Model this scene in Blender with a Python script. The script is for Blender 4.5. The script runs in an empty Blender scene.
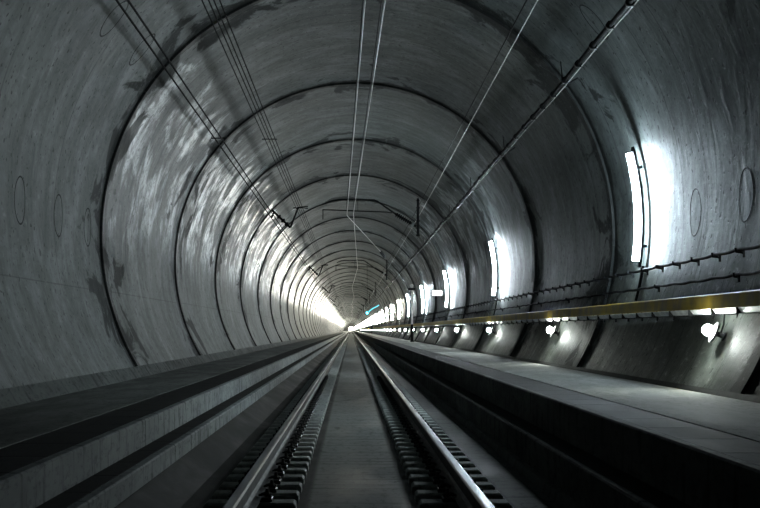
import bpy, math, random
from math import sin, cos, pi, radians, sqrt, atan2
from mathutils import Vector
random.seed(7)
S = bpy.context.scene
COL = S.collection

# ------------------------------------------------------------------ constants (metres)
EYE = 1.27                 # lens height above the track slab
R = 4.15                   # lining radius
OX, CZ = 0.104, EYE + 1.523   # axis of the bore
TX = 0.046                 # track centre line
RING, J0 = 10.0, 13.75     # length of a lining ring, first joint
Y0, Y1 = -56.25, 2403.75   # extent of the tunnel
def H(h): return EYE + h   # height measured from lens height
def wall_pt(th, r=R): return (OX + r*sin(th), CZ + r*cos(th))
def th_at(h, side): # angle on the bore where height (above lens) is h
    c = max(-1, min(1, (H(h)-CZ)/R)); a = math.acos(c); return a*side

# ------------------------------------------------------------------ node helpers
class NT:
    def __init__(s, name):
        s.m = bpy.data.materials.new(name); s.m.use_nodes = True
        s.t = s.m.node_tree; s.n = s.t.nodes; s.n.clear()
        s.out = s.n.new('ShaderNodeOutputMaterial')
    def L(s, a, b): s.t.links.new(a, b)
    def put(s, sock, v):
        if hasattr(v, 'is_output'): s.L(v, sock)
        elif v is not None:
            sock.default_value = v
    def math(s, op, a, b=None, c=None, clamp=False):
        n = s.n.new('ShaderNodeMath'); n.operation = op; n.use_clamp = clamp
        s.put(n.inputs[0], a)
        if b is not None: s.put(n.inputs[1], b)
        if c is not None: s.put(n.inputs[2], c)
        return n.outputs[0]
    def comb(s, x, y, z=0.0):
        n = s.n.new('ShaderNodeCombineXYZ')
        for k, v in enumerate((x, y, z)): s.put(n.inputs[k], v)
        return n.outputs[0]
    def noise(s, vec, scale=1.0, detail=4.0, rough=0.5, dist=0.0):
        n = s.n.new('ShaderNodeTexNoise'); s.L(vec, n.inputs['Vector'])
        n.inputs['Scale'].default_value = scale; n.inputs['Detail'].default_value = detail
        n.inputs['Roughness'].default_value = rough; n.inputs['Distortion'].default_value = dist
        return n.outputs[0]
    def smooth(s, v, lo, hi, a=0.0, b=1.0):
        n = s.n.new('ShaderNodeMapRange'); n.interpolation_type = 'SMOOTHSTEP'
        s.put(n.inputs[0], v); n.inputs[1].default_value = lo; n.inputs[2].default_value = hi
        n.inputs[3].default_value = a; n.inputs[4].default_value = b
        return n.outputs[0]
    def mix(s, f, a, b, mode='MIX'):
        n = s.n.new('ShaderNodeMix'); n.data_type = 'RGBA'; n.blend_type = mode
        s.put(n.inputs[0], f)
        for sock, v in ((n.inputs[6], a), (n.inputs[7], b)):
            if hasattr(v, 'is_output'): s.L(v, sock)
            else: sock.default_value = (*v, 1)
        return n.outputs[2]
    def pos(s):
        g = s.n.new('ShaderNodeNewGeometry'); x = s.n.new('ShaderNodeSeparateXYZ')
        s.L(g.outputs['Position'], x.inputs[0]); return x.outputs, g.outputs['Position']
    def scalev(s, x, y, a, b):
        return s.comb(s.math('MULTIPLY', x, a), s.math('MULTIPLY', y, b))
    def bsdf(s, col, rough=0.6, metal=0.0, bump=None, bstr=0.3, bdist=0.01, spec=0.5):
        p = s.n.new('ShaderNodeBsdfPrincipled')
        if hasattr(col, 'is_output'): s.L(col, p.inputs['Base Color'])
        else: p.inputs['Base Color'].default_value = (*col, 1)
        s.put(p.inputs['Roughness'], rough); p.inputs['Metallic'].default_value = metal
        s.put(p.inputs['Specular IOR Level'], spec)
        if bump is not None:
            b = s.n.new('ShaderNodeBump'); b.inputs['Strength'].default_value = bstr
            b.inputs['Distance'].default_value = bdist
            s.L(bump, b.inputs['Height']); s.L(b.outputs[0], p.inputs['Normal'])
        s.L(p.outputs[0], s.out.inputs[0]); return s.m

def plain(name, col, rough=0.5, metal=0.0, var=0.25, scale=6.0, spec=.5):
    t = NT(name); _, P = t.pos()
    n = t.noise(P, scale, 4, 0.6)
    c = t.mix(t.smooth(n, .3, .7), tuple(x*(1-var) for x in col), tuple(min(1, x*(1+var)) for x in col))
    r = t.smooth(n, .3, .7, max(.05, rough-.08), min(1, rough+.08))
    return t.bsdf(c, r, metal, spec=spec)
def glow(name, col, strength):
    t = NT(name); e = t.n.new('ShaderNodeEmission')
    e.inputs[0].default_value = (*col, 1); e.inputs[1].default_value = strength
    t.L(e.outputs[0], t.out.inputs[0]); return t.m

def lining():
    t = NT('lining_concrete'); (x, y, z), P = t.pos()
    px = t.math('SUBTRACT', x, OX); pz = t.math('SUBTRACT', z, CZ)
    ang = t.math('ARCTAN2', px, pz); s = t.math('MULTIPLY', ang, R)
    big = t.noise(t.scalev(s, y, .35, .22), 1, 5, .55, .4)
    streak = t.noise(t.scalev(s, y, .8, 1.7), 1, 9, .70, .5)
    fine = t.noise(t.scalev(s, y, 9, 9), 1, 4, .6)
    patch = t.noise(t.scalev(s, y, .75, .55), 1, 7, .58, 1.1)
    trowel = t.noise(t.scalev(s, y, .9, 1.4), 1, 6, .62, .9)
    # distance to the nearest ring joint
    fr = t.math('FRACT', t.math('DIVIDE', t.math('SUBTRACT', y, J0-RING*20), RING))
    d = t.math('MULTIPLY', t.math('MINIMUM', fr, t.math('SUBTRACT', 1.0, fr)), RING)
    st_n = t.noise(t.scalev(s, y, .85, .5), 1, 6, .6, .9)
    wob = t.math('MULTIPLY', t.noise(t.scalev(s, y, 1.6, 1.6), 1, 4, .7), 1.05)
    jline = t.smooth(t.math('SUBTRACT', d, t.math('SUBTRACT', wob, .27)), -.03, .06, 1, 0)
    f2 = t.math('FRACT', t.math('DIVIDE', t.math('SUBTRACT', y, J0-RING*20), 1.25))
    d2 = t.math('MULTIPLY', t.math('MINIMUM', f2, t.math('SUBTRACT', 1.0, f2)), 1.25)
    seam_on = t.smooth(t.noise(t.scalev(s, y, .12, .8), 1, 2, .5), .46, .6)
    seam = t.math('MULTIPLY', t.smooth(d2, .010, .035, 1, 0), t.math('MAXIMUM', seam_on, t.smooth(ang, 1.60, 1.66)))
    # long seam low on the left side
    dl = t.math('ABSOLUTE', t.math('SUBTRACT', ang, -radians(102.6)))
    lseam = t.smooth(dl, .0012, .003, .6, 0)
    aa = t.math('ABSOLUTE', ang)
    deep = t.smooth(y, 26, 62, .58, 1.0)
    onl = t.math('MULTIPLY', t.smooth(y, J0+RING-.05, J0+RING+.1), deep)
    onr = t.smooth(y, 24, 70, .0, 1.0)
    rside = t.math('GREATER_THAN', x, 0.0)
    ring_on = t.math('ADD', t.math('MULTIPLY', onr, rside), t.math('MULTIPLY', onl, t.math('SUBTRACT', 1.0, rside)))
    edge = t.math('MULTIPLY', t.math('SUBTRACT', patch, .5), 1.1)
    band = t.math('MULTIPLY', t.smooth(t.math('ADD', aa, edge), .72, .98), t.smooth(t.math('ADD', aa, t.math('MULTIPLY', edge, .7)), 1.42, 1.68, 1, 0))
    wet = t.math('MULTIPLY', band, ring_on)
    st = t.math('SUBTRACT', t.math('ADD', t.math('ADD', st_n, t.math('MULTIPLY', wet, .05)), -.47), t.math('MULTIPLY', d, .075))
    stain = t.smooth(st, 0, .055)
    crown = t.smooth(t.math('ADD', aa, edge), .35, .95, 1, 0)
    col = t.mix(t.smooth(big, .33, .68), (.092, .108, .102), (.185, .208, .199))
    col = t.mix(t.smooth(streak, .32, .70), t.mix(.5, col, (.06, .068, .066)), col)
    col = t.mix(t.math('MULTIPLY', crown, .12), col, (.075, .088, .086))
    film = t.math('MULTIPLY', t.smooth(t.math('ADD', t.math('MULTIPLY', patch, .7), t.math('MULTIPLY', streak, .3)), .455, .60), t.smooth(wet, 0, .55, .12, 1.0))
    col = t.mix(t.math('MULTIPLY', t.smooth(wet, 0, .6), .6), col, (.060, .070, .069))
    film = t.math('MULTIPLY', film, t.smooth(t.noise(t.scalev(s, y, 2.2, 1.6), 1, 8, .72, .8), .34, .54, .15, 1.0))
    col = t.mix(t.math('MULTIPLY', film, .92), col, (.56, .625, .65))
    dk = t.smooth(t.noise(t.scalev(s, y, .9, 1.0), 1, 7, .66, 1.2), .53, .63)
    col = t.mix(t.math('MULTIPLY', dk, t.smooth(wet, 0, .7, .25, .75)), col, (.035, .040, .038))
    lowr_shade = t.smooth(t.math('ADD', ang, t.math('MULTIPLY', edge, .3)), 1.60, 1.80)
    col = t.mix(t.math('MULTIPLY', lowr_shade, .70), col, (.032, .034, .027))  # shade below the handrail painted into the lower right wall
    col = t.mix(t.math('MULTIPLY', stain, .9), col, (.022, .025, .022))
    col = t.mix(t.math('MULTIPLY', jline, .92), col, (.014, .016, .015))
    col = t.mix(t.math('MULTIPLY', seam, .65), col, (.02, .023, .023))
    col = t.mix(lseam, col, (.02, .023, .023))
    grain = t.noise(t.scalev(s, y, 8, 3.2), 1, 6, .75)
    col = t.mix(t.smooth(grain, .30, .50, .55, 0), col, (.02, .024, .023))
    col = t.mix(t.smooth(grain, .55, .72, 0, .45), col, t.mix(.5, col, (.55, .58, .57)))
    pits = t.smooth(t.noise(t.scalev(s, y, 10, 9), 1, 1, .5), .665, .70)
    col = t.mix(t.math('MULTIPLY', pits, .85), col, (.012, .014, .013))
    rough = t.smooth(streak, .3, .7, .68, .56)
    rough = t.math('SUBTRACT', rough, t.math('MULTIPLY', wet, .12))
    rough = t.math('SUBTRACT', rough, t.math('MULTIPLY', t.math('MULTIPLY', film, wet), .27))
    rough = t.math('ADD', rough, t.math('MULTIPLY', stain, .2), None, True)
    bh = t.math('ADD', t.math('MULTIPLY', trowel, 1.0), t.math('MULTIPLY', fine, .08))
    bh = t.math('SUBTRACT', bh, t.math('MULTIPLY', pits, .15))
    spec = t.math('MULTIPLY', t.smooth(ang, 1.62, 1.76, 1, .2), t.smooth(t.math('SUBTRACT', y, t.math('MULTIPLY', rside, 30)), -8, 20, .26, .5))
    return t.bsdf(col, rough, 0, bh, .5, .05, spec)

def concrete(name, c1, c2, rough=.7, sx=1.0, sy=.5, drip=False, sheen=.0, spec=.5):
    t = NT(name); (x, y, z), P = t.pos()
    n = t.noise(t.comb(t.math('MULTIPLY', x, 2.2*sx), t.math('MULTIPLY', y, sy), t.math('MULTIPLY', z, 2.2)), 1, 7, .62, .4)
    f = t.noise(t.comb(t.math('MULTIPLY', x, 20.0), t.math('MULTIPLY', y, 6.0), t.math('MULTIPLY', z, 20.0)), 1, 5, .72)
    c = t.mix(t.smooth(n, .32, .68), c1, c2)
    c = t.mix(t.smooth(f, .50, .66, 0, .6), c, tuple(v*.25 for v in c1))
    if drip:
        dn = t.noise(t.comb(0.0, t.math('MULTIPLY', y, 5.0), t.math('MULTIPLY', z, 2.0)), 1, 6, .65)
        c = t.mix(t.smooth(dn, .50, .66, 0, .75), c, tuple(v*.2 for v in c1))
    r = t.smooth(n, .35, .65, rough-sheen, rough)
    return t.bsdf(c, r, 0, t.math('ADD', n, t.math('MULTIPLY', f, .3)), .4, .012, spec)

def slab_mat():
    t = NT('slab_concrete'); (x, y, z), P = t.pos()
    n = t.noise(t.comb(t.math('MULTIPLY', x, 1.5), t.math('MULTIPLY', y, .45)), 1, 7, .62, .5)
    tr = t.noise(t.comb(t.math('MULTIPLY', x, .3), t.math('MULTIPLY', y, 7.0)), 1, 4, .6)
    f = t.noise(t.comb(t.math('MULTIPLY', x, 14.0), t.math('MULTIPLY', y, 5.0)), 1, 5, .72)
    cx = t.math('ABSOLUTE', t.math('SUBTRACT', x, TX))
    mid = t.smooth(cx, .33, .37, 1, 0)
    c = t.mix(t.smooth(n, .35, .65), (.075, .08, .075), (.15, .158, .148))
    c = t.mix(t.math('MULTIPLY', mid, .55), c, (.30, .322, .304))
    c = t.mix(t.smooth(tr, .52, .62, 0, .6), c, (.045, .048, .045))
    bed = t.smooth(t.math('ABSOLUTE', t.math('SUBTRACT', cx, .75)), .36, .40, 1, 0)
    c = t.mix(t.math('MULTIPLY', bed, .92), c, (.016, .016, .016))
    dirt = t.math('MULTIPLY', t.smooth(x, -1.05, -.95, 1, 0), t.smooth(n, .3, .5, .75, .95))
    c = t.mix(dirt, c, (.022, .023, .021))
    c = t.mix(t.smooth(f, .50, .66, 0, .6), c, (.02, .022, .02))
    blot = t.smooth(t.noise(t.comb(t.math('MULTIPLY', x, 2.5), t.math('MULTIPLY', y, 1.2)), 1, 5, .6, 1.0), .60, .70, 0, .7)
    c = t.mix(blot, c, (.03, .032, .03))
    return t.bsdf(c, t.smooth(n, .3, .7, .5, .78), 0, t.math('ADD', tr, f), .3, .008, t.smooth(mid, 0, 1, .10, .25))

M = {}
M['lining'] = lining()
M['slab'] = slab_mat()
M['walk'] = concrete('walkway_concrete', (.10, .105, .096), (.23, .24, .222), .9, 1, .5, False, .12, .25)
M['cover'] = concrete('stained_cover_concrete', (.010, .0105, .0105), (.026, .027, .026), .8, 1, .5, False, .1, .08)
M['kerb'] = concrete('kerb_concrete', (.26, .285, .28), (.40, .43, .425), .75, 1, .6, True, 0, .2)
M['kerb_shaded'] = concrete('shaded_kerb_concrete', (.07, .072, .068), (.14, .142, .134), .8, 1, .6, True, 0, .12)  # same kerb concrete, shade of the side turned from the lamps painted in
M['plinth'] = concrete('plinth_concrete', (.09, .10, .092), (.16, .175, .165), .8, 1, .8, True, 0, .2)
M['block'] = concrete('sleeper_concrete', (.40, .42, .40), (.56, .585, .56), .75, 3, 3, False, 0, .15)
M['rust'] = plain('rusty_rail_steel', (.030, .025, .022), .65, .2)
M['polished'] = plain('polished_rail_steel', (.17, .182, .20), .36, 1.0, .02, .5)
M['clip'] = plain('dark_fastening_steel', (.028, .029, .030), .5, .5)
M['black'] = plain('black_cable_sheath', (.004, .0044, .005), .7, 0, spec=.06)
M['darksteel'] = plain('dark_painted_steel', (.008, .009, .010), .6, 0, spec=.15)
M['cantsteel'] = plain('weathered_bracket_steel', (.014, .016, .018), .55, 0, spec=.25)
M['galv'] = plain('galvanised_sheet', (.52, .56, .56), .45, .35)
M['alu'] = plain('bright_wire_metal', (.82, .84, .84), .4, .1, .1)
M['yellow'] = plain('dirty_yellow_paint', (.42, .29, .015), .5, 0, .35, 3)
M['porcelain'] = plain('pale_insulator', (.30, .34, .35), .35)
M['white'] = plain('white_enamel', (.80, .82, .82), .4)
M['tube'] = glow('lit_tube', (.74, .90, 1.0), 168.0)
M['tubemid'] = glow('lit_brighter_tube', (.80, .92, 1.0), 220.0)
M['tubewarm'] = glow('lit_warm_tube', (1.0, .975, .84), 420.0)
M['tubefar'] = glow('lit_distant_tube', (1.0, .965, .82), 1100.0)
M['tubelast'] = glow('lit_farthest_tube', (1.0, .96, .80), 3500.0)
M['plate'] = plain('grey_enamel_plate', (.05, .055, .055), .5)
M['bulb'] = glow('lit_globe', (.92, 1.0, .93), 330.0)
M['signlit'] = glow('lit_sign_face', (.9, .97, 1.0), 2.0)
M['cyan'] = glow('lit_cyan_lens', (.10, .75, 1.0), 6.0)
M['cyanstreak'] = glow('cyan_streak_glow', (.12, .68, .85), 1.4)

# ------------------------------------------------------------------ mesh helpers
class MB:
    def __init__(s): s.v = []; s.f = []; s.sm = []
    def add(s, vs, fs, smooth=False):
        b = len(s.v); s.v += [tuple(v) for v in vs]
        for f in fs: s.f.append(tuple(b+i for i in f)); s.sm.append(smooth)
        return s
    def box(s, x0, x1, y0, y1, z0, z1, bev=0.0):
        if bev <= 0:
            vs = [(x, y, z) for z in (z0, z1) for y in (y0, y1) for x in (x0, x1)]
            return s.add(vs, [(0,2,3,1),(4,5,7,6),(0,1,5,4),(2,6,7,3),(0,4,6,2),(1,3,7,5)])
        b = bev  # chamfer all along the top
        vs = [(x0,y0,z0),(x1,y0,z0),(x1,y1,z0),(x0,y1,z0),
              (x0,y0,z1-b),(x1,y0,z1-b),(x1,y1,z1-b),(x0,y1,z1-b),
              (x0+b,y0+b,z1),(x1-b,y0+b,z1),(x1-b,y1-b,z1),(x0+b,y1-b,z1)]
        fs = [(3,2,1,0),(8,9,10,11)]
        for k in range(4):
            n = (k+1) % 4; fs += [(k,n,4+n,4+k),(4+k,4+n,8+n,8+k)]
        return s.add(vs, fs)
    def obox(s, c, ax, ay, az, hx, hy, hz):
        c, ax, ay, az = Vector(c), Vector(ax).normalized(), Vector(ay).normalized(), Vector(az).normalized()
        vs = [c + ax*hx*i + ay*hy*j + az*hz*k for k in (-1,1) for j in (-1,1) for i in (-1,1)]
        return s.add(vs, [(0,2,3,1),(4,5,7,6),(0,1,5,4),(2,6,7,3),(0,4,6,2),(1,3,7,5)])
    def tube(s, pts, r, n=8, caps=True):
        pts = [Vector(p) for p in pts]; rings = []; up = None
        rr = r if isinstance(r, (list, tuple)) else [r]*len(pts)
        for i, p in enumerate(pts):
            d = (pts[min(i+1, len(pts)-1)] - pts[max(i-1, 0)]).normalized()
            if up is None:
                up = Vector((0,0,1)) if abs(d.z) < .9 else Vector((1,0,0))
            u = d.cross(up).normalized(); w = u.cross(d).normalized(); up = w
            rings.append([p + u*rr[i]*cos(2*pi*k/n) + w*rr[i]*sin(2*pi*k/n) for k in range(n)])
        vs = [v for ring in rings for v in ring]; fs = []
        for i in range(len(pts)-1):
            for k in range(n):
                a, b = i*n+k, i*n+(k+1) % n; fs.append((a, a+n, b+n, b))
        s.add(vs, fs, True)
        if caps:
            s.add(rings[0], [tuple(range(n))]); s.add(rings[-1], [tuple(reversed(range(n)))])
        return s
    def prism(s, prof, y0, y1, closed=True, smooth=False):
        n = len(prof); vs = [(x, y0, z) for x, z in prof] + [(x, y1, z) for x, z in prof]
        fs = [(k, (k+1) % n, n+(k+1) % n, n+k) for k in range(n if closed else n-1)]
        s.add(vs, fs, smooth)
        if closed: s.add(vs[:n], [tuple(reversed(range(n)))]); s.add(vs[n:], [tuple(range(n))])
        return s
    def lathe(s, c, axis, prof, n=16, smooth=True):
        c, a = Vector(c), Vector(axis).normalized()
        u = a.cross(Vector((0,1,0)) if abs(a.y) < .9 else Vector((1,0,0))).normalized(); w = a.cross(u)
        vs = []; fs = []
        for (h, r) in prof:
            vs += [c + a*h + (u*cos(2*pi*k/n) + w*sin(2*pi*k/n))*max(r, 1e-4) for k in range(n)]
        for i in range(len(prof)-1):
            for k in range(n):
                q, b = i*n+k, i*n+(k+1) % n; fs.append((q, b, b+n, q+n))
        return s.add(vs, fs, smooth)
    def mesh(s, name, mat):
        me = bpy.data.meshes.new(name); me.from_pydata(s.v, [], s.f)
        me.polygons.foreach_set('use_smooth', s.sm); me.materials.append(M[mat]); me.update(); return me
    def obj(s, name, mat, parent=None):
        o = bpy.data.objects.new(name, s.mesh(name, mat)); COL.objects.link(o)
        if parent is not None: o.parent = parent
        return o
def tag(o, label=None, cat=None, group=None, kind=None):
    if label: o['label'] = label
    if cat: o['category'] = cat
    if group: o['group'] = group
    if kind: o['kind'] = kind
    return o
def empty(name, loc, label, cat, group=None):
    o = bpy.data.objects.new(name, None); COL.objects.link(o); o.location = loc; o.empty_display_size = .1
    return tag(o, label, cat, group)
def copy_tree(o, parent=None):
    c = o.copy(); COL.objects.link(c)
    if parent is not None: c.parent = parent
    for ch in list(KIDS.get(o.name, ())): copy_tree(ch, c)
    return c
KIDS = {}
def kids(o):
    for ch in COL.objects:
        if ch.parent is o: KIDS.setdefault(o.name, []).append(ch); kids(ch)
def struct(o, label=None):
    o['kind'] = 'structure'
    if label: o['label'] = label
    return o
ORD = ['first','second','third','fourth','fifth','sixth','seventh','eighth','ninth','tenth','eleventh','twelfth','thirteenth',
       'fourteenth','fifteenth','sixteenth','seventeenth','eighteenth','nineteenth','twentieth']

# ------------------------------------------------------------------ the bore
def shell(t0, t1, nseg):
    mb = MB(); ths = [t0 + (t1-t0)*k/nseg for k in range(nseg+1)]
    def row(y, r): return [(OX + r*sin(t), y, CZ + r*cos(t)) for t in ths]
    y = Y0; fs = [(k, k+1, nseg+2+k, nseg+1+k) for k in range(nseg)]
    RN, RF = R-.028, R+.012      # each ring is poured slightly conical
    while y < Y1-1:
        mb.add(row(y, RN) + row(y+RING, RF), fs, True)
        mb.add(row(y+RING, RF) + row(y+RING, RN), fs, False)
        y += RING
    return mb
A = radians(56); B_ = radians(129)
struct(shell(-A, A, 80).obj('ceiling', 'lining'), 'stained grey concrete vault over the track, cast in rings')
wl = struct(shell(-B_, -A, 52).obj('wall_left', 'lining'), 'curved left concrete wall with dark ring joints and pale streaks')
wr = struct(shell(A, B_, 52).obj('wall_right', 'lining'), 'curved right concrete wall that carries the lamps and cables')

bk = MB(); bk.add([wall_pt(2*pi*k/64, R+.3)[:1] + (Y0-.02,) + wall_pt(2*pi*k/64, R+.3)[1:] for k in range(64)], [tuple(range(64))])
struct(bk.obj('daylight_block_wall', 'walk'), 'unseen wall added behind the viewpoint to block daylight')  # added out of view, only keeps world light from entering behind
# round cast-in plugs outlined on the lining
CE = bpy.data.objects['ceiling']
def plug(th, y, parent):
    n = 28; rad = .29; mb = MB()
    def at(u, v, off):   # u along arc, v along tunnel
        f = ((y+v-J0) % RING)/RING
        q = wall_pt(th + u/R, R-.028+.04*f-off); return (q[0], y+v, q[1])
    vs = []; fs = []
    for k in range(n):
        a = 2*pi*k/n
        for rr, off in ((rad+.014, -.002), (rad+.009, .003), (rad-.009, .003), (rad-.014, -.002)):
            vs.append(at(rr*cos(a), rr*sin(a), off))
    for k in range(n):
        for j in range(3):
            a, b = k*4+j, ((k+1) % n)*4+j; fs.append((a, b, b+1, a+1))
    mb.add(vs, fs, True)
    o = mb.obj('round_plug', 'darksteel', parent); o['label'] = 'dark round outline of a filled opening'
for y in (17.9, 20.3, 22.6): plug(th_at(1.58, -1), y, wl)
for y in (15.75, 18.1): plug(th_at(1.45, 1), y, wr)
plug(-radians(51.3), 19.4, CE); plug(-radians(50.5), 21.8, CE); plug(radians(50.3), 19.9, CE)

# ------------------------------------------------------------------ floor, kerbs, walkways
fl = MB()
prof = [(-1.60, .20), (-1.46, .165), (-1.20, .02), (-1.10, 0), (1.14, 0), (1.42, .005), (1.47, -.03), (1.54, -.03), (1.56, .045), (1.72, .05),
        (1.72, -.35), (-1.60, -.35)]
fl.prism(prof, Y0, Y1)
struct(fl.obj('floor', 'slab'), 'dark concrete track slab between the kerbs')
def kerb(x0, x1, z0, z1, off, name, label, mat='kerb'):
    mb = MB(); y = 12.5 + off - 9.3*7
    while y < 700:
        mb.box(min(x0, x1), max(x0, x1), y+.014, y+9.3-.014, z0, z1, .012); y += 9.3
    mb.box(min(x0, x1), max(x0, x1), y+.014, Y1, z0, z1)
    return struct(mb.obj(name, mat), label)
ZL, ZR, ZT = H(-.747), H(-.643), H(-.96)
kerb(-1.72, -1.80, -.3, ZL, -.2, 'kerb', 'upper concrete kerb edging the left walkway')
kerb(-1.47, -1.545, -.3, ZT, -.2, 'kerb', 'lower concrete kerb along the left side of the track')
kerb(1.865, 1.945, -.3, ZR, .1, 'kerb', 'upper concrete kerb edging the right walkway', 'kerb_shaded')
kerb(1.61, 1.675, -.3, ZT, .4, 'kerb', 'lower concrete kerb along the right side of the track', 'kerb_shaded')
def cover(xa, xb, z, label):
    mb = MB(); y = Y0
    while y < 300:
        mb.box(min(xa, xb), max(xa, xb), y+.006, y+1.0-.006, z-.30, z-.005, .004); y += 1.0
    mb.box(min(xa, xb), max(xa, xb), y, Y1, z-.30, z-.014)
    return struct(mb.obj('trough_cover', 'cover'), label)
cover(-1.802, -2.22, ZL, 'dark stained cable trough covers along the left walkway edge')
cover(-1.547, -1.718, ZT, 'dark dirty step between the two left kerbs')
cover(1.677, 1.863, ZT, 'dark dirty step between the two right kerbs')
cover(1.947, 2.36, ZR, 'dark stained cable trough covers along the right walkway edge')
w = MB().box(-3.60, -2.222, Y0, Y1, ZL-.5, ZL); struct(w.obj('walkway', 'walk'), 'raised concrete walkway at the foot of the left wall')
w = MB().box(2.362, 3.80, Y0, Y1, ZR-.5, ZR); struct(w.obj('walkway', 'walk'), 'raised concrete walkway under the lamps at the right wall')
def baseboard(side, h0, h1, proud):
    mb = MB(); ta, tb = th_at(h0, side), th_at(h1, side); pts = []
    pr = [wall_pt(ta, R+.02), wall_pt(ta, R-proud), wall_pt((ta+tb)/2, R-proud), wall_pt(tb, R-proud+.005), wall_pt(tb, R+.02)]
    mb.prism(pr if side < 0 else pr[::-1], Y0, Y1); return mb
struct(baseboard(-1, -.80, -.60, .045).obj('baseboard_left', 'plinth'), 'low concrete plinth along the foot of the left wall')
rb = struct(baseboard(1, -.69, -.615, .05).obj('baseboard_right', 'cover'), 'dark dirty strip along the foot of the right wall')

# ------------------------------------------------------------------ rails
def rail(x, label):
    e = empty('running_rail', (x, 0, 0), label, 'rail', 'running rails')
    zb = .0785
    half = [(.075,0),(.075,.011),(.030,.026),(.0095,.045),(.0085,.115),(.018,.128),(.036,.136),(.0365,.158)]
    pr = [(-a, zb+b) for a, b in half] + [(a, zb+b) for a, b in reversed(half)]
    MB().prism(pr[::-1], -12, Y1-20).obj('rail_body', 'rust', e)
    hd = [(-.0365,.1585),(-.0345,.165),(-.025,.1705),(-.010,.172),(.010,.172),(.025,.1705),(.0345,.165),(.0365,.1585)]
    MB().prism([(a, zb+b) for a, b in hd][::-1], -12, Y1-20, smooth=False).obj('rail_head', 'polished', e)['label'] = 'polished shiny running surface'
    return e
XL, XR = TX-.7525, TX+.7525
rail(XL, 'left polished steel running rail on concrete sleeper blocks')
rail(XR, 'right polished steel running rail on concrete sleeper blocks')

# ------------------------------------------------------------------ sleeper blocks
def block_mesh():
    mb = MB(); x0, x1, y0, y1 = -.32, .32, -.13, .13
    zt = .0660
    # chamfered block with a shallow seat under the rail
    mb.box(x0, x1, y0, y1, -.10, zt, .018)
    return mb
def rail_pad():
    return MB().box(-.078, .078, -.085, .085, .0662, .0780)
def clip_mb(sgn):
    mb = MB(); s = sgn
    mb.box(min(s*.082, s*.155), max(s*.082, s*.155), -.075, .075, .0662, .098, .01)       # shoulder plate
    pts = [(s*.150, -.05, .100), (s*.118, -.055, .122), (s*.070, -.04, .112), (s*.060, 0, .106), (s*.070, .04, .112), (s*.118, .055, .122), (s*.150, .05, .100)]
    mb.tube(pts, .0085, 6)
    mb.lathe((s*.118, 0, .098), (0,0,1), [(0,.020),(.02,.020),(.02,.013),(.055,.013),(.055,0)], 8, False)
    return mb
bm_, pm_, ci_, co_ = block_mesh().mesh('sleeper_block', 'block'), rail_pad().mesh('rail_pad', 'black'), clip_mb(1).mesh('rail_clip', 'clip'), clip_mb(-1).mesh('rail_clip', 'clip')
def new(name, me, parent=None):
    o = bpy.data.objects.new(name, me); COL.objects.link(o)
    if parent is not None: o.parent = parent
    return o
proto = new('sleeper_block', bm_); new('rail_pad', pm_, proto); new('rail_clip', ci_, proto); new('rail_clip', co_, proto); kids(proto)
far_proto = None; used = False
BY0 = 10.35
NB = 150
for k in range(NB):
    for side, x in (('left', XL), ('right', XR)):
        y = BY0 + .6*k
        if k < 45:
            o = proto if not used else copy_tree(proto); used = True
        else:
            o = new('sleeper_block', bm_)
            new('rail_pad', pm_, o) if k < 60 else None
        o.location = (x, y, 0)
        if k < 20:
            tag(o, f'concrete sleeper block under the {side} rail, {ORD[k]} up from the lower picture edge' if k else f'concrete sleeper block under the {side} rail, cut by the lower picture edge', 'sleeper', f'near sleeper blocks of the {side} rail')
        elif k < 70:
            tag(o, f'small concrete sleeper block under the {side} rail in the middle distance', 'sleeper', f'middle sleeper blocks of the {side} rail')
        else:
            tag(o, f'tiny concrete sleeper block far along under the {side} rail', 'sleeper', f'far sleeper blocks of the {side} rail')
mb = MB(); y = BY0 + .6*NB
while y < 420:
    for x in (XL, XR): mb.box(x-.32, x+.32, y-.13, y+.13, -.05, .066)
    y += .6
tag(mb.obj('sleeper_row', 'block'), 'most distant sleeper blocks running on towards the vanishing point', 'sleeper', None, 'stuff')

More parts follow.
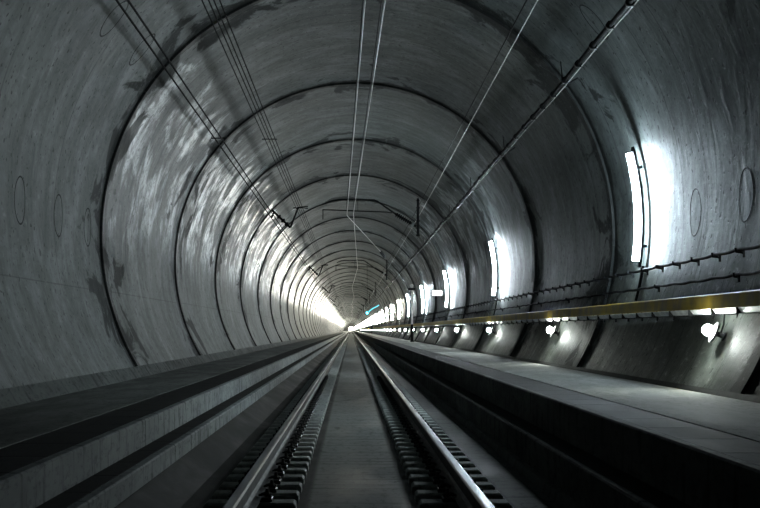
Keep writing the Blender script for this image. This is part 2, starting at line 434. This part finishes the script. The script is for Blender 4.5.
# ------------------------------------------------------------------ tube lamps on the right wall
LY0, LSP = 20.9, 20.8
ta, tb = th_at(2.55, 1), th_at(.96, 1)
def arc(r, t0, t1, n, dy=0):
    return [(wall_pt(t0+(t1-t0)*k/n, r)[0], dy, wall_pt(t0+(t1-t0)*k/n, r)[1]) for k in range(n+1)]
def strip(r0, r1, ya, yb, t0, t1, n):  # solid bar bent along the wall
    mb = MB(); vs = []; fs = []
    for k in range(n+1):
        t = t0+(t1-t0)*k/n
        for r, y in ((r0,ya),(r1,ya),(r1,yb),(r0,yb)):
            q = wall_pt(t, r); vs.append((q[0], y, q[1]))
    for k in range(n):
        for j in range(4):
            a, b = k*4+j, k*4+(j+1) % 4; fs.append((a, b, b+4, a+4))
    fs += [(3,2,1,0), tuple(n*4+j for j in range(4))]
    return mb.add(vs, fs)
def lamp(y, label, group, detail=True):
    e = empty('wall_lamp', (0, y, 0), label, 'lamp', group)
    if detail == 'first':
        global lm, warm, mid, farw, lastw
        lastw = ('glowing_tube', MB().tube(arc(R-.178, ta, tb, 3), .044, 6).mesh('glowing_tube', 'tubelast'))
        farw = ('glowing_tube', MB().tube(arc(R-.178, ta, tb, 4), .044, 6).mesh('glowing_tube', 'tubefar'))
        mid = MB().tube(arc(R-.178, ta, tb, 8), .044, 8).mesh('glowing_tube', 'tubemid')
        warm = ('glowing_tube', MB().tube(arc(R-.178, ta, tb, 5), .044, 8).mesh('glowing_tube', 'tubewarm'))
        hs = strip(R-.125, R-.090, -.045, .045, ta-.02, tb+.02, 14)
        m1 = MB(); [m1.obox((*(lambda q: (q[0], 0, q[1]))(wall_pt(t, R-.165)),), (sin(t),0,cos(t)), (0,1,0), (cos(t),0,-sin(t)), .072, .062, .006) for t in (ta-.004, tb+.004)]
        tl = MB().tube(arc(R-.178, ta, tb, 10), .044, 10)
        mt = strip(R-.089, R-.036, -.012, .012, ta+.05, ta+.06, 1); mt2 = strip(R-.089, R-.036, -.012, .012, tb-.06, tb-.05, 1)
        lm = [('lamp_housing', hs.mesh('lamp_housing', 'darksteel')), ('end_cap', m1.mesh('end_cap', 'darksteel')),
              ('glowing_tube', tl.mesh('glowing_tube', 'tube')),
              ('mount', mt.mesh('mount', 'darksteel')), ('mount', mt2.mesh('mount', 'darksteel'))]
    for nm, me in ([(a, mid if (a == 'glowing_tube' and detail != 'first' and y > LY0+1) else b) for a, b in lm] if detail else (lm[0], lm[1], warm if y < 290 else farw if y < 620 else lastw)): new(nm, me, e)
    return e
lab = ['nearest and tallest lit tube lamp standing upright on the right wall', 'second lit tube lamp along the right wall from the near one',
       'third lit tube lamp along the right wall, beside the small lit sign', 'fourth lit tube lamp along the right wall, just right of the pale post',
       'fifth lit tube lamp along the right wall, just left of the pale post']
for k in range(112):
    y = LY0 + LSP*k
    if y > 2350: break
    lamp(y, lab[k] if k < 5 else 'far lit tube lamp melting into the white band along the right wall', 'tube lamps on the right wall',
         'first' if k == 0 else (k < 5))
for k in (): lamp(LY0-LSP*k, 'lit tube lamp on the right wall out of sight beside or behind the viewpoint', 'tube lamps behind the viewpoint', False)

# supply conduit from the near lamps down to the handrail
for k in range(6):
    y = LY0 + LSP*k
    t = strip(R-.075, R-.04, -.028, .028, th_at(.90, 1), th_at(.40, 1), 4).obj('lamp_conduit', 'darksteel')
    t.location.y = y
    tag(t, f'dark conduit on the right wall below the {ORD[k]} tube lamp', 'conduit', 'conduits below the tube lamps')

# ------------------------------------------------------------------ globe lamps under the handrail
BLY0, BSP = 15.35, 12.2
tw = th_at(-.085, 1); NX, NZ = -sin(tw), -cos(tw)
wx, wz = wall_pt(tw, R-.032)
def wp(off, along=0.0): return (wx + NX*off + cos(tw)*along, 0, wz + NZ*off - sin(tw)*along)
ax = (NX, 0, NZ)
mnt = MB().lathe(wp(.002), ax, [(0,.001),(0,.05),(.015,.05),(.02,.028),(.085,.028),(.095,.06),(.105,.06),(.105,.001)], 14)
dsc = MB().lathe(wp(.107), ax, [(0,.001),(0,.105),(.008,.118),(.020,.118),(.026,.104),(.026,.001)], 20)
cab = MB().tube([(3.90,.06,H(.215)),(3.915,.055,H(.16)),(3.90,.03,H(.06)),(wp(.05)[0]+.01,.0,wp(.05)[2]+.028)], .010, 6)
bl = MB(); n = 12
gl = MB().lathe(wp(.136), ax, [(0,.001),(0,.030)] + [(.055-.060*cos(pi*(k+1.6)/9.0), .060*sin(pi*(k+1.6)/9.0)) for k in range(8)], 14)
gm = [('mount', mnt.mesh('mount', 'darksteel')), ('backplate', dsc.mesh('backplate', 'plate')), ('supply_cable', cab.mesh('supply_cable', 'black')), ('glowing_globe', gl.mesh('glowing_globe', 'bulb'))]
blab = ['nearest lit globe lamp on a round plate below the yellow handrail', 'second lit globe lamp along below the yellow handrail',
        'third lit globe lamp along below the yellow handrail', 'fourth lit globe lamp along below the yellow handrail', 'fifth lit globe lamp along below the yellow handrail',
        'sixth lit globe lamp along below the yellow handrail']
for k in range(46):
    e = empty('globe_wall_lamp', (0, BLY0+BSP*k, 0), blab[k] if k < 6 else 'far lit globe lamp in the row of dots below the yellow handrail', 'lamp', 'globe lamps below the handrail')
    for nm, me in (gm if k < 8 else gm[1:2]+gm[3:]): new(nm, me, e)
for k in ():
    e = empty('globe_wall_lamp', (0, BLY0-BSP*k, 0), 'lit globe lamp low on the right wall out of sight behind the viewpoint', 'lamp', 'globe lamps behind the viewpoint')
    for nm, me in gm[1:2]+gm[3:]: new(nm, me, e)

# ------------------------------------------------------------------ handrail
hr = empty('handrail', (3.74, 0, H(.23)), 'yellow handrail beam running along the right wall above the globe lamps', 'handrail')
def local(o, e): o.location = -e.location; return o
rp = [(3.715,.224),(3.755,.224),(3.755,.255),(3.735,.262),(3.735,.350),(3.76,.358),(3.76,.370),(3.725,.370),(3.715,.358)]
local(MB().prism([(x, H(h)) for x, h in rp][::-1], -20, 640).obj('rail', 'yellow', hr), hr)['label'] = 'dirty yellow painted beam'
hw = OX + sqrt(R*R-(1.523-.235)**2)-.05
tray = MB().prism([(3.722,H(.216)),(3.756,H(.172)),(3.80,H(.166)),(hw,H(.200)),(hw,H(.245)),(hw-.006,H(.245)),(hw-.006,H(.206)),(3.80,H(.173)),(3.760,H(.179)),(3.728,H(.219))][::-1], .06, .94).mesh('tray_panel', 'white')
brk = MB(); brk.box(3.722, hw+.012, -.02, .02, H(.160), H(.2215)); brk.box(hw-.012, hw+.012, -.02, .02, H(.12), H(.30))
brm = brk.mesh('rail_bracket', 'darksteel')
for k in range(100):
    y = 10.2 + k
    o = new('tray_panel', tray, hr); o.location = Vector((0, y, 0)) - hr.location
    o = new('rail_bracket', brm, hr); o.location = Vector((0, y, 0)) - hr.location
tm = MB().prism([(3.757,H(.222)),(hw,H(.222)),(hw,H(.232)),(3.757,H(.232))][::-1], 110.2, 640)
local(tm.obj('far_tray', 'galv', hr), hr)

# ------------------------------------------------------------------ cables above the handrail
def wall_cable(x, h, name, label, hooks, hook_len):
    e = empty(name, (x, 0, H(h)), label, 'cable', 'black cables on the right wall')
    pts = []; y = -15.0
    while y < 130:
        ph = ((y-15.4) % 1.0)
        pts.append((x, y, H(h) - .018*sin(pi*ph) + .004*sin(y*1.7))); y += .25
    pts += [(x, 200, H(h)), (x, 600, H(h))]
    local(MB().tube(pts, .019, 6).obj('cable', 'black', e), e)
    xw = OX + sqrt(R*R-(1.523-h)**2)-.085
    hk = MB()
    hk.tube([(xw, .0, H(h)-.045), (xw-.01, .0, H(h)-.035), (x+.02, 0, H(h)-.03), (x-.025, 0, H(h)-.026), (x-.032, 0, H(h)+.016)], .014, 6)
    hk.box(xw-.012, xw+.008, -.03, .03, H(h)-.085, H(h)-.005)
    hm = hk.mesh('cable_hook', 'darksteel')
    for k in range(hooks):
        o = new('cable_hook', hm, e); o.location = Vector((0, 11.4 + k*hook_len, 0)) - e.location
    return e
wall_cable(4.06, .845, 'hung_cable', 'upper black cable looped over close hooks on the right wall', 90, 1.0)
wall_cable(4.04, .585, 'hung_cable', 'lower black cable strung between the hooked cable and the yellow handrail', 30, 4.0)

# ------------------------------------------------------------------ leaky feeder cable high on the right
XC, HC = 3.24, 3.80
fe = empty('feeder_cable', (XC, 0, H(HC)), 'thick black cable with clamps hung high along the upper right of the vault', 'cable')
pts = []; y = -15
while y < 640:
    pts.append((XC + .012*sin(y*.31), y, H(HC) + .01*sin(y*.74))); y += 1.4 if y < 120 else 12
local(MB().tube(pts, .034, 8).obj('cable', 'black', fe), fe)
local(MB().tube([(a+.050, b, c-.034) for a, b, c in pts], .007, 6).obj('carrier_wire', 'alu', fe), fe)['label'] = 'bright thin carrier wire'
cl = MB().lathe((0,-.05,0), (0,1,0), [(0,.036),(0,.052),(.10,.052),(.10,.036)], 10); cl.box(.0, .055, -.02, .02, -.045, .0)
cm = cl.mesh('cable_clamp', 'darksteel')
for k in range(95):
    o = new('cable_clamp', cm, fe); y = 14.4 + 1.32*k
    o.location = Vector((XC + .012*sin(y*.31), y, H(HC) + .01*sin(y*.74))) - fe.location
dv = Vector((XC-OX, 0, HC-1.523)).normalized()
am = MB(); w0 = Vector((OX, 0, CZ)) + dv*(R-.085)
am.tube([w0 + Vector((.06,0,-.07)), Vector((XC+.05, 0, H(HC)-.06))], .014, 6)
am.tube([w0 + Vector((-.20,0,.18)), Vector((XC-.02, 0, H(HC)+.03))], .010, 6)
amm = am.mesh('support_arm', 'cantsteel')
for k in range(40):
    o = new('support_arm', amm, fe); o.location = Vector((0, 22.4 + 8.5*(k-1), 0)) - fe.location

# ------------------------------------------------------------------ overhead line
SUP = [54 + 47*k for k in range(-2, 14)]      # support positions
def line(name, pts, r, mat, label, group, cat='wire', n=6):
    return tag(MB().tube([(x, y, H(h)) for x, y, h in pts], r, n).obj(name, mat), label, cat, group)
def catenary(name, label, stag, HCt, group, ys, droppers=True):
    e = empty(name, (0, 0, H(HCt)), label, 'overhead wire', group)
    cp = [(x, y, H(HCt)) for x, y in zip(stag, ys)]
    local(MB().tube(cp, .0115, 6).obj('contact_wire', 'alu', e), e)['label'] = 'bright lower wire'
    mp = []
    for i in range(len(ys)-1):
        for q in range(4):
            f = q/4; mp.append((stag[i]+(stag[i+1]-stag[i])*f, ys[i]+(ys[i+1]-ys[i])*f, H(HCt+.44-.20*sin(pi*f))))
    mp.append((stag[-1], ys[-1], H(HCt+.44)))
    local(MB().tube(mp, .010, 6).obj('messenger_wire', 'darksteel', e), e)['label'] = 'dark upper wire'
    return e
ysB = [-40, 7] + [54+47*k for k in range(0, 13)]
stB = [.2, .56, .09, .45, .12, .40, .12, .4, .12, .4, .12, .4, .12, .4, .12]
catenary('overhead_wire', 'right one of the two bright overhead wires, running on to the vanishing point', stB, 4.27, 'overhead wires above the track', ysB)
eA = catenary('overhead_wire', 'left one of the two bright overhead wires, turning aside to the right wall', [.73, .29, -.147, -.147], 4.25, 'overhead wires above the track', [-40, 7, 54, 54.6])
tail = MB().tube([(-.147, 54.6, H(4.25)), (1.60, 79.5, H(4.24))], .0125, 6); local(tail.obj('contact_wire', 'alu', eA), eA)
ins = MB(); a, b = Vector((1.60, 79.5, H(4.24))), Vector((1.90, 82.6, H(4.10)))
ins.tube([a, b], .030, 8)
for q in range(7):
    p = a.lerp(b, .1+.8*q/6); ins.lathe(p, (b-a), [(-.03,.03),(0,.085),(.03,.03)], 8)
local(ins.obj('insulator', 'cantsteel', eA), eA)
local(MB().tube([b, (3.30, 96, H(3.42)), (3.62, 99, H(3.25))], .020, 6).obj('anchor_cable', 'cantsteel', eA), eA)

gL = 'feeder wires under the upper left vault'
for x, h, r, nm in ((-2.84, 3.995, .016, 'left one of the two dark wires at the far left of the vault'), (-2.68, 3.965, .016, 'right one of the two dark wires at the far left of the vault')):
    line('feeder_wire', [(x, -40, h), (x, 640, h)], r, 'black', nm, gL)
for x, nm in ((-2.03, 'leftmost of four thin dark wires bundled under the upper left vault'), (-1.94, 'second from left of four thin dark wires under the upper left vault'),
              (-1.87, 'third from left of four thin dark wires under the upper left vault'), (-1.79, 'rightmost of four thin dark wires bundled under the upper left vault')):
    line('feeder_wire', [(x, -40, 4.45), (x+.02, 54, 4.47), (x+.02, 640, 4.47)], .0115, 'black', nm, gL)
line('feeder_wire', [(2.22, -40, 4.33), (2.29, 19, 4.3), (2.37, 54, 4.34), (2.31, 101, 4.3), (2.36, 148, 4.34), (2.31, 600, 4.3)], .012, 'black', 'dark left one of two thin wires under the upper right vault', 'thin wires under the upper right vault')
line('feeder_wire', [(2.36, -40, 4.27), (2.41, 19, 4.26), (2.56, 54, 4.30), (2.56, 101, 4.26), (2.58, 148, 4.3), (2.56, 600, 4.26)], .0085, 'alu', 'pale right one of two thin wires under the upper right vault', 'thin wires under the upper right vault')
# small spacer ties on the wires
for (x0, x1, h, y, nm) in ((-2.90, -2.62, 3.98, 30.5, 'small dark tie across the two far left wires'), (-2.07, -1.72, 4.44, 34.2, 'small dark tie across the four thin left wires')):
    tag(MB().obox(((x0+x1)/2, y, H(h)), (1,0,.0), (0,1,0), (0,0,1), (x1-x0)/2, .012, .010).obj('wire_spacer', 'darksteel'), nm, 'wire tie', 'ties on the left wires')

# cantilevers (drop post, tubes, insulators)
def cantilever():
    PX = 2.46; e = empty('overhead_cantilever', (PX, 0, H(4.9)), '', 'cantilever', 'overhead line cantilevers')
    top = 1.523 + sqrt(R*R - (PX-OX)**2) - .085
    pm = MB(); pm.tube([(PX,0,H(top-.02)),(PX,0,H(3.52))], .050, 10)
    pm.lathe((PX,0,H(3.52)), (0,0,-1), [(0,.050),(.02,.075),(.07,.075),(.09,.001)], 10)
    for hh in (4.46, 3.98, 3.72): pm.lathe((PX,0,H(hh)), (0,0,1), [(0,.05),(0,.075),(.05,.075),(.05,.05)], 10)
    local(pm.obj('drop_post', 'cantsteel', e), e)
    um = MB(); um.lathe((PX,0,H(top-.12)), (0,0,1), [(0,.051),(0,.066),(.03,.066),(.03,.051)], 10); local(um.obj('ceiling_mount', 'darksteel', e), e)
    tm = MB(); tm.tube([(-.97,0,H(4.64)),(-.70,0,H(4.74)),(-.40,0,H(4.79)),(.86,0,H(4.77)),(.96,0,H(4.73)),(1.62,0,H(4.27))], .030, 8)
    local(tm.obj('upper_tube', 'cantsteel', e), e)
    tm = MB(); tm.tube([(-1.05,0,H(4.42)),(1.30,0,H(4.33)),(1.50,0,H(4.30))], .022, 8); tm.tube([(-1.03,0,H(4.42)),(-1.03,0,H(4.06))], .020, 6)
    local(tm.obj('registration_tube', 'cantsteel', e), e)
    tm = MB(); tm.tube([(-.14,0,H(4.40)),(-.14,0,H(4.268))], .012, 6); tm.tube([(.25,.0,H(4.78)),(.25,.0,H(4.36))], .010, 6)
    local(tm.obj('dropper_clamp', 'cantsteel', e), e)
    a, b = Vector((1.62,0,H(4.27))), Vector((2.40,0,H(3.80)))
    im = MB(); im.tube([a, b], .045, 8)
    for q in range(8):
        p = a.lerp(b, .08+.62*q/7); im.lathe(p, b-a, [(-.034,.046),(0,.11),(.034,.046)], 10)
    io = local(im.obj('insulator', 'darksteel', e), e)
    pc = MB().lathe(a.lerp(b, .78), b-a, [(0,.04),(.02,.10),(.08,.10),(.10,.04)], 10)
    pc.obj('insulator_cap', 'porcelain', io)['label'] = 'pale insulator end'
    return e
cp = cantilever(); kids(cp)
clab = ['nearest dark overhead cantilever hanging from its post right of centre', 'second overhead cantilever along the crown of the vault', 'third overhead cantilever along the crown of the vault', 'fourth overhead cantilever along the crown of the vault']
def bracket():
    e = empty('feeder_bracket', (-2.9, 0, H(4.2)), '', 'bracket', 'feeder brackets on the left wall')
    th = -radians(46.5); dvec = Vector((sin(th), 0, cos(th))); c = Vector((OX, 0, CZ))
    p0, p1 = c + dvec*(R-.07), c + dvec*3.15
    sm = MB(); sm.tube([p0, p1], .040, 8); sm.obox(p0 - dvec*.012, (cos(th),0,-sin(th)), (0,1,0), dvec, .01, .01, .006)
    local(sm.obj('strut', 'darksteel', e), e)
    sm = MB().obox(p0 - dvec*.012, (cos(th),0,-sin(th)), (0,1,0), dvec, .13, .12, .010); local(sm.obj('mount_plate', 'darksteel', e), e)
    im = MB(); im.tube([c+dvec*3.95+Vector((-.02,0,.0)), Vector((-2.86,0,H(4.05)))], .03, 8)
    for r_ in (3.72, 3.52, 3.34):
        im.lathe(c+dvec*r_, dvec, [(-.05,.045),(0,.10),(.05,.045)], 10)
    im.tube([c+dvec*3.68, Vector((-2.66,0,H(4.02)))], .02, 6)
    local(im.obj('insulator', 'darksteel', e), e)
    aa = MB(); q = Vector((-1.90,0,H(4.43))); aa.tube([p1, q], .034, 8)
    aa.tube([q, Vector((-1.55,0,H(4.46)))], .018, 6); aa.tube([q, Vector((-1.55,0,H(4.38)))], .018, 6)
    aa.box(-2.08, -1.74, -.03, .03, H(4.385), H(4.415))
    local(aa.obj('fork_arm', 'darksteel', e), e)
    return e
bp = bracket(); kids(bp)
flab = ['nearest dark feeder bracket angled off the upper left wall', 'second dark feeder bracket along the upper left wall', 'third dark feeder bracket along the upper left wall', 'fourth dark feeder bracket along the upper left wall']
for k in range(11):
    y = 54 + 47*k
    o = cp if k == 0 else copy_tree(cp); o.location.y = y
    tag(o, clab[k] if k < 4 else 'distant tiny overhead cantilever near the vanishing point')
    o = bp if k == 0 else copy_tree(bp); o.location.y = y - 1.0
    tag(o, flab[k] if k < 4 else 'distant tiny feeder bracket on the left wall near the vanishing point')

# ------------------------------------------------------------------ odd items far along the right side
pz = 79.5; px = 3.30
e = empty('signal_post', (px, pz, ZR), 'slim pale post standing on the right walkway in front of the lamps', 'post')
m = MB().lathe((0,0,.0), (0,0,1), [(0,.001),(0,.13),(.03,.13),(.04,.07),(.95,.07),(.95,.001)], 10); m.obj('post_base', 'darksteel', e)['label'] = 'dark lower shaft and foot'
m = MB().tube([(0,0,.952),(0,0,2.78)], .060, 10); m.obj('shaft', 'white', e)
m = MB().box(-.20, .20, -.06, .06, 2.79, 2.92, .02); m.tube([(-.10,-.08,1.0),(-.10,-.08,2.75)], .022, 6); m.obj('bracket_head', 'darksteel', e)
m = MB().lathe((-.02,0,2.925), (0,0,1), [(0,.001),(0,.06)] + [(.11-.10*cos(pi*k/6), .10*sin(pi*k/6)) for k in range(1, 7)], 10); m.obj('top_cap', 'white', e)

sy, xh = 63.5, 1.60
e = empty('lit_sign', (3.95, sy, H(xh)), 'small lit white sign box on the right wall just left of the third tube lamp', 'sign')
x0, x1 = -.44, -.02
MB().box(x0, x1, -.06, .06, -.11, .11).obj('sign_box', 'galv', e)
MB().box(x0+.12, x1-.02, -.068, -.062, -.09, .09).obj('sign_face', 'signlit', e)['label'] = 'glowing white face'
MB().box(x1+.001, .105, -.02, .02, -.03, .03).obj('mount', 'darksteel', e)

e = empty('equipment_box', (3.46, 246, ZR), 'small dark box far along the right walkway in front of the white band', 'box')
MB().box(-.20, .20, -.15, .15, .62, 1.50, .03).obj('case', 'darksteel', e)
MB().box(-.05, .05, -.05, .05, 0, .62).obj('stand', 'darksteel', e); MB().tube([(.12,0,1.5),(.12,0,2.05)], .03, 6).obj('aerial', 'darksteel', e)

e = empty('signal_lamp', (1.30, 118, H(1.37)), 'cyan signal lamp glowing in the distance right of the vanishing point', 'signal lamp')
MB().lathe((0,-.10,0), (0,-1,0), [(0,.001),(0,.10),(.03,.10),(.07,.06),(.08,.001)], 12).obj('lens', 'cyan', e)['label'] = 'glowing cyan lens'
MB().box(-.13, .13, -.095, .06, -.14, .16, .02).obj('lamp_case', 'darksteel', e)
MB().tube([(.12,-.02,.10),(.45,0,.36),(.80,0,.53),(.95,0,.64)], .035, 8).obj('streak_tube', 'cyanstreak', e)['label'] = 'glowing cyan tube put in for the streak of signal light'  # added tube glows in place of the signal lamp's cyan streak
MB().tube([(0,0,.17),(0,.0,3.45-1.37+1.523+.62)], .018, 6).obj('hanger', 'darksteel', e)

# ------------------------------------------------------------------ camera, world, view
cam = bpy.data.cameras.new('camera'); co = bpy.data.objects.new('camera', cam); COL.objects.link(co)
co.location = (0, 0, EYE); co.rotation_euler = (pi/2, 0, 0)
cam.sensor_width = 36; cam.lens = 1470/760*36
cam.shift_x = (380-351)/760; cam.shift_y = (330-254)/760
cam.clip_start = .1; cam.clip_end = 3000
S.camera = co
wd = bpy.data.worlds.new('world'); wd.use_nodes = True; S.world = wd
wd.node_tree.nodes['Background'].inputs[0].default_value = (1.0, .97, .84, 1)
wd.node_tree.nodes['Background'].inputs[1].default_value = 5.0
S.view_settings.view_transform = 'Standard'; S.view_settings.look = 'None'
S.view_settings.exposure = 0.6; S.view_settings.gamma = 1
S.cycles.use_denoising = True
S.cycles.max_bounces = 8
